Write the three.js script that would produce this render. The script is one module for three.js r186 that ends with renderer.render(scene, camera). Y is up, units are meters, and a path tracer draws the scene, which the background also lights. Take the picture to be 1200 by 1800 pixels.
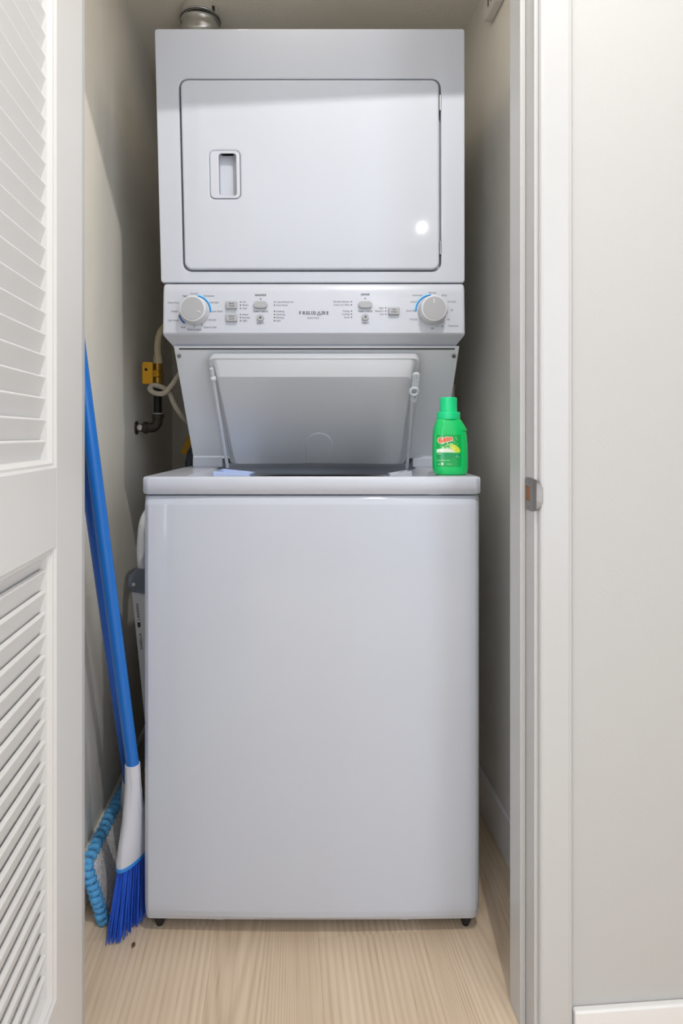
import * as THREE from 'three';
import { RoundedBoxGeometry } from 'three/addons/geometries/RoundedBoxGeometry.js';
import { mergeGeometries, mergeVertices, toCreasedNormals } from 'three/addons/utils/BufferGeometryUtils.js';
import { RectAreaLightUniformsLib } from 'three/addons/lights/RectAreaLightUniformsLib.js';
import { ImprovedNoise } from 'three/addons/math/ImprovedNoise.js';

// ------------------------------------------------------------ camera, light, exposure
// The world follows the laundry unit (its front faces +z). The closet and the hallway are turned YAW about the vertical.
const YAW = THREE.MathUtils.degToRad(4.08);
const scene = new THREE.Scene();
scene.background = new THREE.Color(0x000000);
const camera = new THREE.PerspectiveCamera(2 * THREE.MathUtils.radToDeg(Math.atan(900 / 1051)), 1200 / 1800, 0.05, 20);
camera.position.set(0, 1.01, 0);
camera.setViewOffset(1200, 1800, 25, 136, 1200, 1800);        // shift lens: verticals stay vertical
const renderer = new THREE.WebGLRenderer({ antialias: true });
renderer.toneMapping = THREE.LinearToneMapping;
renderer.toneMappingExposure = 1.0;
renderer.shadowMap.enabled = true;
renderer.shadowMap.type = THREE.PCFSoftShadowMap;
document.body.appendChild(renderer.domElement);

const HALL_CEILING = 2.5;
// hallway downlights: [u, w, candela]; the first one hangs in front of the closet opening and casts the header's shadow
const DOWNLIGHTS = [[0.30, 0.33, 3.8], [0.56, -1.62, 0.3], [-0.72, -1.3, 0.3]];
const LAMP_COLOR = new THREE.Color(1.0, 0.965, 0.92);
// daylight from the two curtained windows at the ends of the hallway, outside the frame: [u, width, height, sill, w of the centre, facing]
const HL = -1.05, HR = 1.35, HB = -2.05;                       // hallway walls
const WINDOWS = [[HL, 1.25, 1.75, 0.45, -1.3, 1], [HR, 1.25, 1.75, 0.45, -1.3, -1]];
const DAYLIGHT = new THREE.Color(0.87, 0.96, 1.12), DAYLIGHT_L = 3.1;
RectAreaLightUniformsLib.init();
const R = (u, y, w) => new THREE.Vector3(u * Math.cos(YAW) - w * Math.sin(YAW), y, -(u * Math.sin(YAW) + w * Math.cos(YAW)));   // closet frame -> world
for (const [u, w, cd] of DOWNLIGHTS) {
  const l = new THREE.SpotLight(LAMP_COLOR, cd, 0, 1.45, 0.12, 2);
  l.position.copy(R(u, HALL_CEILING - 0.012, w));
  l.target.position.copy(R(u, 0, w));
  l.castShadow = true; l.shadow.mapSize.set(2048, 2048); l.shadow.radius = 0.8; l.shadow.bias = -0.0005;
  scene.add(l, l.target);
}
// slim closet light under the closet ceiling, just behind the header (out of the frame); it lights the closet's upper walls
const BAR = { u: 0.05, y: 2.18, w: 1.26, length: 0.40, width: 0.05, L: 15 };
{
  const l = new THREE.RectAreaLight(new THREE.Color(1.0, 0.9, 0.76), BAR.L, BAR.length, BAR.width);
  l.position.copy(R(BAR.u, BAR.y - 0.003, BAR.w)); scene.add(l); l.lookAt(R(BAR.u, 0, BAR.w + 0.0001));
}
for (const [u, wd, ht, sill, w, f] of WINDOWS) {
  const l = new THREE.RectAreaLight(DAYLIGHT, DAYLIGHT_L, wd, ht);
  l.position.copy(R(u + f * 0.012, sill + ht / 2, w)); scene.add(l); l.lookAt(R(u + f * 2, sill + ht / 2, w));
}

// ------------------------------------------------------------ helpers
let seedv = 7;
const rnd = () => { seedv = (seedv * 1664525 + 1013904223) >>> 0; return seedv / 4294967296; };
const noise = new ImprovedNoise();
const used = new Map(), bases = new WeakMap();
function numbered(n) { const k = used.get(n) || 0; used.set(n, k + 1); return k ? n + '_' + String(k).padStart(3, '0') : n; }
const V = (x, y, z) => new THREE.Vector3(x, y, z);
// a thing: a Group at its base; room = true when its shapes are written in the closet frame
function thing(name, label, category, base, room = false, group) {
  const g = new THREE.Group(); g.name = numbered(name); scene.add(g);
  bases.set(g, V(...base));
  if (room) { g.rotation.y = YAW; g.position.copy(R(base[0], base[1], -base[2])); } else g.position.set(...base);
  g.userData = { label, category }; if (group) g.userData.group = group;
  return g;
}
function struct(name, room = true) {
  const g = new THREE.Group(); g.name = name; scene.add(g); bases.set(g, V(0, 0, 0));
  if (room) g.rotation.y = YAW; g.userData = { kind: 'structure' };
  return g;
}
function put(name, geo, mat, parent, label) {
  const gs = Array.isArray(geo) ? geo : [geo];
  const clean = gs.map((q) => { let c = q.index ? q.toNonIndexed() : q.clone(); for (const k of Object.keys(c.attributes)) if (!['position', 'normal', 'uv'].includes(k)) c.deleteAttribute(k); if (!c.attributes.uv) c.setAttribute('uv', new THREE.BufferAttribute(new Float32Array(c.attributes.position.count * 2), 2)); return c; });
  const m = new THREE.Mesh(clean.length > 1 ? mergeGeometries(clean) : clean[0], mat);
  m.name = name; m.castShadow = m.receiveShadow = true;
  const b = bases.get(parent); m.geometry.translate(-b.x, -b.y, -b.z); bases.set(m, b);
  if (label) m.userData.label = label;
  parent.add(m); return m;
}
function wallMesh(name, geos, mat, room = true) {      // one piece of the setting
  const g = put(name, geos, mat, rootFor(room)); g.removeFromParent(); if (room) g.rotation.y = YAW;
  g.userData = { kind: 'structure' }; scene.add(g); return g;
}
const _root = new THREE.Group(); bases.set(_root, V(0, 0, 0));
const rootFor = () => _root;
// a box between two corners; uv in metres
function box(x0, x1, y0, y1, z0, z1, r = 0) {
  const w = Math.abs(x1 - x0), h = Math.abs(y1 - y0), d = Math.abs(z1 - z0);
  const g = r > 0 ? new RoundedBoxGeometry(w, h, d, 2, Math.min(r, w / 2.01, h / 2.01, d / 2.01)) : new THREE.BoxGeometry(w, h, d);
  g.translate((x0 + x1) / 2, (y0 + y1) / 2, (z0 + z1) / 2);
  return boxUV(g);
}
function boxUV(g) {
  if (g.index) g = g.toNonIndexed();
  const p = g.attributes.position, n = g.attributes.normal, uv = new Float32Array(p.count * 2);
  for (let i = 0; i < p.count; i++) {
    const a = Math.abs(n.getX(i)), b = Math.abs(n.getY(i)), c = Math.abs(n.getZ(i));
    if (a >= b && a >= c) { uv[2 * i] = p.getZ(i); uv[2 * i + 1] = p.getY(i); }
    else if (b >= c) { uv[2 * i] = p.getX(i); uv[2 * i + 1] = p.getZ(i); }
    else { uv[2 * i] = p.getX(i); uv[2 * i + 1] = p.getY(i); }
  }
  g.setAttribute('uv', new THREE.BufferAttribute(uv, 2)); return g;
}
// surface through rings of equal point counts; creased normals
function loft(rings, { closed = true, cap0 = false, cap1 = false, crease = 0.6, flip = false } = {}) {
  const n = rings[0].length, pos = [], idx = [], uv = [];
  rings.forEach((r, i) => r.forEach((p, j) => { pos.push(p.x, p.y, p.z); uv.push(j / (closed ? n : n - 1), i / (rings.length - 1)); }));
  const q = closed ? n : n - 1;
  for (let i = 0; i < rings.length - 1; i++) for (let j = 0; j < q; j++) {
    const a = i * n + j, b = i * n + (j + 1) % n, c = a + n, d = b + n;
    flip ? idx.push(a, c, b, b, c, d) : idx.push(a, b, c, b, d, c);
  }
  const cap = (k, rev) => {
    const c = new THREE.Vector3(); rings[k].forEach((p) => c.add(p)); c.divideScalar(n);
    const ci = pos.length / 3; pos.push(c.x, c.y, c.z); uv.push(0.5, 0.5);
    for (let j = 0; j < n; j++) { const a = k * n + j, b = k * n + (j + 1) % n; rev !== flip ? idx.push(ci, b, a) : idx.push(ci, a, b); }
  };
  if (cap0) cap(0, true);
  if (cap1) cap(rings.length - 1, false);
  const g = new THREE.BufferGeometry();
  g.setAttribute('position', new THREE.Float32BufferAttribute(pos, 3)); g.setAttribute('uv', new THREE.Float32BufferAttribute(uv, 2)); g.setIndex(idx);
  return toCreasedNormals(g.toNonIndexed(), crease);
}
// rounded rectangle as points (counter-clockwise seen with x right, y up)
function rrect(x0, x1, y0, y1, r, seg = 6) {
  const out = [];
  for (const [cx, cy, a0] of [[x1 - r, y0 + r, -90], [x1 - r, y1 - r, 0], [x0 + r, y1 - r, 90], [x0 + r, y0 + r, 180]])
    for (let i = 0; i <= seg; i++) { const a = THREE.MathUtils.degToRad(a0 + 90 * i / seg); out.push([cx + r * Math.cos(a), cy + r * Math.sin(a)]); }
  return out;
}
const toShape = (pts) => new THREE.Shape(pts.map(([x, y]) => new THREE.Vector2(x, y)));
const toPath = (pts) => new THREE.Path(pts.map(([x, y]) => new THREE.Vector2(x, y)));
// plate with its front at z = zf, running back by depth, front edge bevelled by b; holes cut through
function plate(pts, zf, depth, b = 0.002, holes = []) {
  const s = toShape(pts); holes.forEach((h) => s.holes.push(toPath(h)));
  const g = new THREE.ExtrudeGeometry(s, { depth: Math.max(depth - 2 * b, 0.0004), bevelEnabled: b > 0, bevelThickness: b, bevelSize: b, bevelOffset: -b, bevelSegments: 3, curveSegments: 8 });
  g.translate(0, 0, zf - depth + b); return g;
}
function cyl(a, b, r0, r1 = r0, seg = 20) {
  const d = b.clone().sub(a), g = new THREE.CylinderGeometry(r1, r0, d.length(), seg);
  g.translate(0, d.length() / 2, 0); g.applyQuaternion(new THREE.Quaternion().setFromUnitVectors(V(0, 1, 0), d.normalize())); g.translate(a.x, a.y, a.z); return g;
}
// sweep along a curve with a radius that may vary (f: 0..1 -> radius)
function sweep(points, f, seg = 60, sides = 14, caps = true) {
  const c = new THREE.CatmullRomCurve3(points), fr = c.computeFrenetFrames(seg, false), rings = [];
  for (let i = 0; i <= seg; i++) {
    const p = c.getPointAt(i / seg), r = f(i / seg), ring = [];
    for (let j = 0; j < sides; j++) { const a = j / sides * Math.PI * 2; ring.push(p.clone().addScaledVector(fr.normals[i], Math.cos(a) * r).addScaledVector(fr.binormals[i], Math.sin(a) * r)); }
    rings.push(ring);
  }
  return loft(rings, { cap0: caps, cap1: caps, crease: 0.9 });
}
function ellipseRing(cx, y, cz, rx, rz, n = 32, rot = 0, pow = 1) {
  const out = [];
  for (let j = 0; j < n; j++) {
    const a = -j / n * Math.PI * 2; let c = Math.cos(a), s = Math.sin(a);
    if (pow !== 1) { c = Math.sign(c) * Math.abs(c) ** pow; s = Math.sign(s) * Math.abs(s) ** pow; }
    const x = c * rx, z = s * rz; out.push(V(cx + x * Math.cos(rot) - z * Math.sin(rot), y, cz + x * Math.sin(rot) + z * Math.cos(rot)));
  }
  return out;
}

// ------------------------------------------------------------ textures and materials
function dataTex(w, h, fn, srgb = true) {
  const d = new Uint8Array(w * h * 4);
  for (let y = 0; y < h; y++) for (let x = 0; x < w; x++) { const c = fn(x / w, y / h, x, y), o = (y * w + x) * 4; d[o] = c[0]; d[o + 1] = c[1]; d[o + 2] = c[2]; d[o + 3] = 255; }
  const t = new THREE.DataTexture(d, w, h); t.wrapS = t.wrapT = THREE.RepeatWrapping; t.magFilter = THREE.LinearFilter; t.minFilter = THREE.LinearMipmapLinearFilter; t.generateMipmaps = true;
  if (srgb) t.colorSpace = THREE.SRGBColorSpace; t.needsUpdate = true; return t;
}
const clamp = (v) => Math.max(0, Math.min(255, v));
// roller-painted drywall: fine orange peel relief, uv in metres
const peel = dataTex(256, 256, (u, v) => { const q = (s, o) => { const a = noise.noise(u * s, v * s, o), b = noise.noise((u - 1) * s, v * s, o), c = noise.noise(u * s, (v - 1) * s, o), d = noise.noise((u - 1) * s, (v - 1) * s, o); return a * (1 - u) * (1 - v) + b * u * (1 - v) + c * (1 - u) * v + d * u * v; }; const k = clamp(128 + 90 * q(40, 1) + 60 * q(90, 5)); return [k, k, k]; }, false);
peel.repeat.set(4, 4);
const trowel = dataTex(512, 512, (u, v) => { let k = 128 + 70 * noise.noise(u * 5, v * 2.2, 3) + 40 * noise.noise(u * 14 + 2 * noise.noise(u * 3, v * 3, 9), v * 3, 1) + 16 * noise.noise(u * 90, v * 90, 4); k = clamp(k); return [k, k, k]; }, false);
trowel.wrapS = trowel.wrapT = THREE.MirroredRepeatWrapping; trowel.repeat.set(1.1, 1.1);
const std = (o) => new THREE.MeshStandardMaterial(o), phys = (o) => new THREE.MeshPhysicalMaterial(o);
const M = {
  wall: std({ color: 0xc1bfbb, roughness: 0.75, bumpMap: peel, bumpScale: 0.0003 }),
  closet: std({ color: 0xf3eee2, roughness: 0.6, bumpMap: trowel, bumpScale: 0.004 }),
  ceiling: std({ color: 0xeae9e6, roughness: 0.9, bumpMap: peel, bumpScale: 0.0003 }),
  trim: phys({ color: 0xc4c3c0, roughness: 0.38, clearcoat: 0.15, clearcoatRoughness: 0.3 }),
  door: phys({ color: 0xdedcd9, roughness: 0.42, clearcoat: 0.12, clearcoatRoughness: 0.35 }),
  enamel: phys({ color: 0xcbd0da, roughness: 0.55, specularIntensity: 0.4, clearcoat: 0.8, clearcoatRoughness: 0.06 }),
  plastic: phys({ color: 0xced2dc, roughness: 0.32, clearcoat: 0.35, clearcoatRoughness: 0.15 }),
  neck: phys({ color: 0xdfe3e9, roughness: 0.32, clearcoat: 0.5, clearcoatRoughness: 0.15 }),
  lid: phys({ color: 0xcdd0d5, roughness: 0.28, clearcoat: 0.5, clearcoatRoughness: 0.12 }),
  knob: std({ color: 0xb1b2b5, roughness: 0.4 }),
  knobRing: std({ color: 0xdcdde1, roughness: 0.25 }),
  button: std({ color: 0xb2b4b8, roughness: 0.4 }),
  dark: std({ color: 0x161616, roughness: 0.6 }),
  under: std({ color: 0x2b2a29, roughness: 0.8 }),
  steel: std({ color: 0xb9bcc0, roughness: 0.28, metalness: 1 }),
  nickel: std({ color: 0x9a9692, roughness: 0.45, metalness: 1 }),
  screw: std({ color: 0x8f9194, roughness: 0.35, metalness: 1 }),
  rawWood: std({ color: 0x9a6a42, roughness: 0.8 }),
  blueCup: phys({ color: 0xb9caf2, roughness: 0.3, clearcoat: 0.3 }),
  green: phys({ color: 0x00d670, roughness: 0.33, clearcoat: 0.35, clearcoatRoughness: 0.15 }),
  cap: phys({ color: 0x10e594, roughness: 0.38, clearcoat: 0.2 }),
  blue: phys({ color: 0x0b70cb, roughness: 0.4, clearcoat: 0.25, clearcoatRoughness: 0.15 }),
  blueDark: phys({ color: 0x005cc4, roughness: 0.4, clearcoat: 0.25, clearcoatRoughness: 0.15 }),
  bristle: std({ color: 0x0b54cc, roughness: 0.45 }),
  rim: std({ color: 0x2f8be0, roughness: 0.4 }),
  broomCap: phys({ color: 0xd9dce6, roughness: 0.4, clearcoat: 0.2 }),
  chenille: std({ color: 0x62b0e4, roughness: 0.95 }),
  slate: std({ color: 0x6c7683, roughness: 0.5 }),
  ladderWhite: std({ color: 0xdadce0, roughness: 0.4 }),
  blackPipe: std({ color: 0x1c1b1c, roughness: 0.45, metalness: 0.3 }),
  ironPipe: std({ color: 0x4b423b, roughness: 0.5, metalness: 0.6 }),
  brass: std({ color: 0xb08a3c, roughness: 0.35, metalness: 0.9 }),
  yellow: std({ color: 0xf0b000, roughness: 0.45 }),
  cord: std({ color: 0xcfc6b4, roughness: 0.5 }),
  hoseCoat: std({ color: 0xcdbf9f, roughness: 0.5 }),
  tape: std({ color: 0xcfcac0, roughness: 0.6 }),
  foil: std({ color: 0xc9c9c6, roughness: 0.3, metalness: 0.9 }),
  device: std({ color: 0xdedbd2, roughness: 0.5 }),
  base: phys({ color: 0xeceae6, roughness: 0.4, clearcoat: 0.15, clearcoatRoughness: 0.3 }),
  subfloor: std({ color: 0x6b5238, roughness: 0.9 }),
  lamp: std({ color: 0xffffff, emissive: 0xfff3e2, emissiveIntensity: 8 }),
  lampSoft: std({ color: 0xffffff, emissive: 0xffe8cc, emissiveIntensity: 2 }),
  daylit: std({ color: 0xf2f3f4, roughness: 0.9, emissive: 0xe9f3ff, emissiveIntensity: 1.0 }),
  crumb: std({ color: 0x5a4634, roughness: 0.9 }),
};
// terry cloth of the mop pad
const terry = dataTex(256, 256, (u, v) => { const k = clamp(240 + 45 * noise.noise(u * 60, v * 60, 2) + 30 * noise.noise(u * 20, v * 20, 7)); return [k, clamp(k * 0.985), clamp(k * 0.96)]; });
const terryBump = dataTex(256, 256, (u, v) => { const k = clamp(128 + 120 * noise.noise(u * 70, v * 70, 2)); return [k, k, k]; }, false);
M.pad = std({ map: terry, bumpMap: terryBump, bumpScale: 0.003, roughness: 1 });
// oak planks, u across the board, v along it
function oak(k) {
  const c0 = 0.2 + 0.6 * ((k * 0.37) % 1), arch = [1, 0, 0.6, 0.15][k % 4];
  return dataTex(384, 1024, (u, v) => {
    const x = u * 0.21, l = v * 1.6;
    const warp = 0.016 * noise.noise(x * 7, l * 0.9, k * 7.1) + 0.006 * noise.noise(x * 22, l * 2.2, k * 3.3);
    const cx = (u - c0) * 0.21;
    const quarter = 78 * x + 55 * warp * 60 / 55, cath = 950 * cx * cx * (1 + 0.25 * noise.noise(l * 0.8, k, 5)) + 7 * l + 110 * warp;
    const ph = arch > 0.5 ? cath : quarter, band = Math.pow(0.5 + 0.5 * Math.sin(ph * Math.PI * 2), 1.6), soft = 0.35 + 0.65 * Math.max(0, 0.5 + noise.noise(x * 14, l * 1.5, k + 71));
    const pore = Math.max(0, noise.noise(x * 800, l * 10, k + 11) - 0.15) * (0.3 + 0.7 * band);
    const fine = noise.noise(x * 330, l * 2.5, k + 31), mid = noise.noise(x * 70, l * 1.6, k + 41), big = noise.noise(x * 9, l * 0.9, k + 51);
    const t = -15 * band * soft + 6 * fine + 6 * mid + 9 * big - 44 * pore + 4;
    return [clamp(222 + t), clamp(199 + t * 1.08), clamp(171 + t * 1.15)];
  });
}
const OAKS = [0, 1, 2, 3].map((k) => std({ map: oak(k), roughness: 0.5 }));

// ------------------------------------------------------------ the setting (closet frame: x = u, z = -w)
const WL = -0.435, WR = 0.533, WB = 2.36, WF0 = 0.96, WF1 = 1.06, CC = 2.2;      // closet walls, front wall faces, closet ceiling
const JL = -0.347, JR = 0.41, JH = 2.035;                                         // jamb faces
// floor: planks over a slab
{
  const f = wallMesh('floor', box(HL - 0.1, HR + 0.1, -0.1, -0.0125, -(WB + 0.1), -HB + 0.1), M.subfloor);
  bases.set(f, V(0, 0, 0));
  const PW = 0.21, PL = 1.6, geos = new Map();
  for (let c = -10; c < 12; c++) {
    const u0 = -0.142 + c * PW, a = Math.max(u0, HL), b = Math.min(u0 + PW, HR);
    if (b - a < 0.02) continue;
    const off = ((c * 0.618 % 1) + 1) % 1 * PL;
    for (let k = -4; k < 4; k++) {
      let w0 = off + k * PL + (c === 0 ? 0.29 : 0), w1 = w0 + PL; w0 = Math.max(w0, HB); w1 = Math.min(w1, WB);
      if (w1 - w0 < 0.05) continue;
      if (w0 > 0.96 && (b < WL || a > WR)) continue;
      const g = box(a + 0.00005, b - 0.00005, -0.012, 0, -w1 + 0.00005, -w0 - 0.00005, 0.0004);
      const uv = g.attributes.uv, p = g.attributes.position, ro = rnd();
      for (let i = 0; i < uv.count; i++) uv.setXY(i, (p.getX(i) - u0) / PW, p.getZ(i) / PL + ro);
      put('plank', g, OAKS[((c * 7 + k * 3) % 4 + 4) % 4], f);
    }
  }
}
wallMesh('wall_left', box(WL - 0.1, WL, 0, CC + 0.1, -WB, -WF1), M.closet);
wallMesh('wall_right', box(WR, WR + 0.1, 0, CC + 0.1, -WB, -WF1), M.closet);
wallMesh('wall_back', box(WL - 0.1, WR + 0.1, 0, CC + 0.1, -WB - 0.1, -WB), M.closet);
wallMesh('ceiling_closet', box(WL - 0.1, WR + 0.1, CC, CC + 0.1, -WB, -WF1), M.closet);
wallMesh('wall_front', [box(HL, JL - 0.012, 0, HALL_CEILING, -WF1, -WF0), box(JR + 0.012, HR, 0, HALL_CEILING, -WF1, -WF0), box(JL - 0.012, JR + 0.012, JH + 0.012, HALL_CEILING, -WF1, -WF0)], M.wall);
wallMesh('ceiling', box(HL - 0.1, HR + 0.1, HALL_CEILING, HALL_CEILING + 0.1, -WF1, -HB + 0.1), M.ceiling);
wallMesh('wall_hall_left', box(HL - 0.1, HL, 0, HALL_CEILING, -WF1, -HB + 0.1), M.wall);
wallMesh('wall_hall_right', box(HR, HR + 0.1, 0, HALL_CEILING, -WF1, -HB + 0.1), M.wall);
wallMesh('wall_hall_rear', box(HL - 0.1, HR + 0.1, 0, HALL_CEILING, -HB, -HB + 0.1), M.wall);
// door frame: jambs, stops and casing
{
  const t = struct('trim_1');
  put('jamb', box(JL - 0.012, JL, 0, JH + 0.012, -WF1, -(WF0 - 0.002), 0.0015), M.trim, t);
  put('jamb', box(JR, JR + 0.012, 0, JH + 0.012, -WF1, -(WF0 - 0.002), 0.0015), M.trim, t);
  put('head_jamb', box(JL, JR, JH, JH + 0.012, -WF1, -(WF0 - 0.002), 0.0015), M.trim, t);
  put('door_stop', box(JL, JL + 0.010, 0, JH, -1.040, -0.992, 0.0025), M.trim, t);
  put('door_stop', box(JR - 0.010, JR, 0, JH, -1.040, -0.992, 0.0025), M.trim, t);
  put('door_stop', box(JL + 0.01, JR - 0.01, JH - 0.010, JH, -1.040, -0.992, 0.0025), M.trim, t);
}
{
  // casing profile: [out from the opening, proud of the wall]
  const prof = [[0, 0], [0, 0.008], [0.002, 0.0108], [0.006, 0.0125], [0.046, 0.0140], [0.052, 0.0125], [0.056, 0.0075], [0.058, 0.0025], [0.058, 0]];
  const t = struct('trim_2');
  const side = (u, s) => { const sh = new THREE.Shape(prof.map(([a, b]) => new THREE.Vector2(u + s * a, b))); const g = new THREE.ExtrudeGeometry(sh, { depth: JH + 0.064, bevelEnabled: false }); g.rotateX(-Math.PI / 2); g.translate(0, 0, 0); const p = g.attributes.position; for (let i = 0; i < p.count; i++) p.setZ(i, -WF0 - p.getZ(i)); g.computeVertexNormals(); const ix = g.toNonIndexed(); flipIf(ix); return ix; };
  function flipIf(g) { const p = g.attributes.position.array, u = g.attributes.uv.array; for (let i = 0; i < p.length; i += 9) for (let k = 0; k < 3; k++) { const q = p[i + 3 + k]; p[i + 3 + k] = p[i + 6 + k]; p[i + 6 + k] = q; } for (let i = 0; i < u.length; i += 6) for (let k = 0; k < 2; k++) { const q = u[i + 2 + k]; u[i + 2 + k] = u[i + 4 + k]; u[i + 4 + k] = q; } g.computeVertexNormals(); }
  put('casing', side(JR + 0.006, 1), M.trim, t);
  put('casing', side(JL - 0.006, -1), M.trim, t);
  put('head_casing', box(JL - 0.006, JR + 0.006, JH + 0.006, JH + 0.064, -WF0, -WF0 + 0.0135, 0.003), M.trim, t);
}
function baseboard(name, u0, u1, w0, w1, h, t) { wallMesh(name, box(u0, u1, 0, h, -w1, -w0, t), M.base); }
baseboard('baseboard_front_right', JR + 0.0645, HR, WF0 - 0.013, WF0, 0.064, 0.004);
baseboard('baseboard_right', WR - 0.012, WR, WF1, WB, 0.108, 0.003);
baseboard('baseboard_left', WL, WL + 0.012, WF1, WB, 0.108, 0.003);
baseboard('baseboard_back', WL + 0.012, WR - 0.012, WB - 0.012, WB, 0.108, 0.003);

// ------------------------------------------------------------ louvered door, open a little less than square to the wall
{
  const d = new THREE.Group(); d.name = 'door_1'; d.userData = { kind: 'structure' }; scene.add(d); bases.set(d, V(0, 0, 0));
  d.position.copy(R(-0.312, 0, 0.95)); d.rotation.y = YAW + THREE.MathUtils.degToRad(2.16);
  const L = 0.752, T = 0.035, S = 0.117, Y0 = 0.010, Y1 = 2.02;
  const OPEN = [[0.246, 0.859], [0.965, 1.896]];               // louvered openings
  put('stile', box(-T, 0, Y0, Y1, 0, S, 0.002), M.door, d);
  put('stile', box(-T, 0, Y0, Y1, L - S, L, 0.002), M.door, d);
  put('rail', box(-T, 0, Y0, OPEN[0][0], S, L - S), M.door, d);
  put('rail', box(-T, 0, OPEN[0][1], OPEN[1][0], S, L - S), M.door, d);
  put('rail', box(-T, 0, OPEN[1][1], Y1, S, L - S), M.door, d);
  for (const [a, b] of OPEN) {
    // moulding around the opening: two steps that fall away from the face
    const strip = (dep0, dep1, in0, in1) => loft([
      [[a + in0, S + in0], [a + in0, L - S - in0], [b - in0, L - S - in0], [b - in0, S + in0]].map(([y, z]) => V(-dep0, y, z)),
      [[a + in1, S + in1], [a + in1, L - S - in1], [b - in1, L - S - in1], [b - in1, S + in1]].map(([y, z]) => V(-dep1, y, z))], { crease: 0.1, flip: true });
    put('moulding', [strip(0.0004, 0.0030, 0, 0.0035), strip(0.0030, 0.0030, 0.0035, 0.0065), strip(0.0030, 0.0085, 0.0065, 0.0115), strip(0.0085, 0.033, 0.0115, 0.0125)], M.door, d);
  }
  const W = 0.0375, TH = 0.0068, tilt = THREE.MathUtils.degToRad(17);
  const slat = new RoundedBoxGeometry(TH, W, L - 2 * S - 0.02, 2, 0.0024);
  slat.translate(-TH / 2, -W / 2, 0);                             // pivot at the upper front edge
  slat.rotateZ(-tilt);                                            // the lower edge swings back into the door
  const addSlat = (y) => { const m = new THREE.Mesh(slat, M.door); m.name = 'slat'; m.castShadow = m.receiveShadow = true; m.position.set(-0.0095, y, L / 2); d.add(m); };
  for (let k = 0; k < 31; k++) addSlat(1.0016 + 0.0285 * k);
  for (let k = -1; k < 20; k++) addSlat(0.8300 - 0.0285 * k);
}

// ------------------------------------------------------------ strike plate on the right jamb
{
  const t = thing('strike_plate', 'brushed metal strike plate with a curved lip let into the right door jamb', 'strike plate', [JR, 0.877, -0.968], true);
  // plate lies on the jamb face (normal -u): author it flat in (w, y) and turn it
  const turn = (g) => { g.rotateY(-Math.PI / 2); g.translate(JR, 0, 0); return g; };
  const outline = rrect(-0.9915, -0.957, 0.883, 0.938, 0.006), hole = rrect(-0.9885, -0.9715, 0.8985, 0.9235, 0.0012, 3);
  put('plate', turn(plate(outline, 0.0022, 0.0022, 0.0005, [hole])), M.nickel, t);
  put('latch_hole', turn(plate(hole, 0.0006, 0.0006, 0)), M.rawWood, t, 'bare wood latch hole');
  // curved lip that rolls around the jamb edge towards the hallway
  const rings = [];
  for (let i = 0; i <= 10; i++) {
    const a = i / 10 * 1.35, w = 0.9575 - 0.0125 * Math.sin(a), u = JR - 0.0022 + 0.0125 * (1 - Math.cos(a)), ring = [];
    for (let j = 0; j <= 12; j++) { const s = j / 12 * 2 - 1, h = 0.0265 * Math.sqrt(1 - 0.8 * (i / 10) ** 2.2) * s; ring.push(V(u, 0.9105 + h, -w)); }
    rings.push(ring);
  }
  const lipA = loft(rings, { closed: false, flip: false }), lipB = loft(rings.map((r) => r.map((p) => V(p.x + 0.0012, p.y, p.z - 0.0004))), { closed: false, flip: true });
  put('lip', [lipA, lipB], M.nickel, t);
  for (const y of [0.890, 0.931]) { const s = new THREE.SphereGeometry(0.0032, 14, 8, 0, Math.PI * 2, 0, Math.PI / 2); s.scale(1, 0.35, 1); s.rotateZ(Math.PI / 2); s.translate(JR - 0.0022, y, -0.9765); put('screw', s, M.screw, t); }
}

// ------------------------------------------------------------ stacked laundry unit (world frame)
const unit = thing('stacked_laundry_unit', 'white stacked washer and dryer with open washer lid, filling the closet', 'washer dryer', [-0.0314, 0, -1.575]);
const ZB = -1.90;                                                  // back of the unit
const X0 = -0.3733, X1 = 0.3105;
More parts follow.
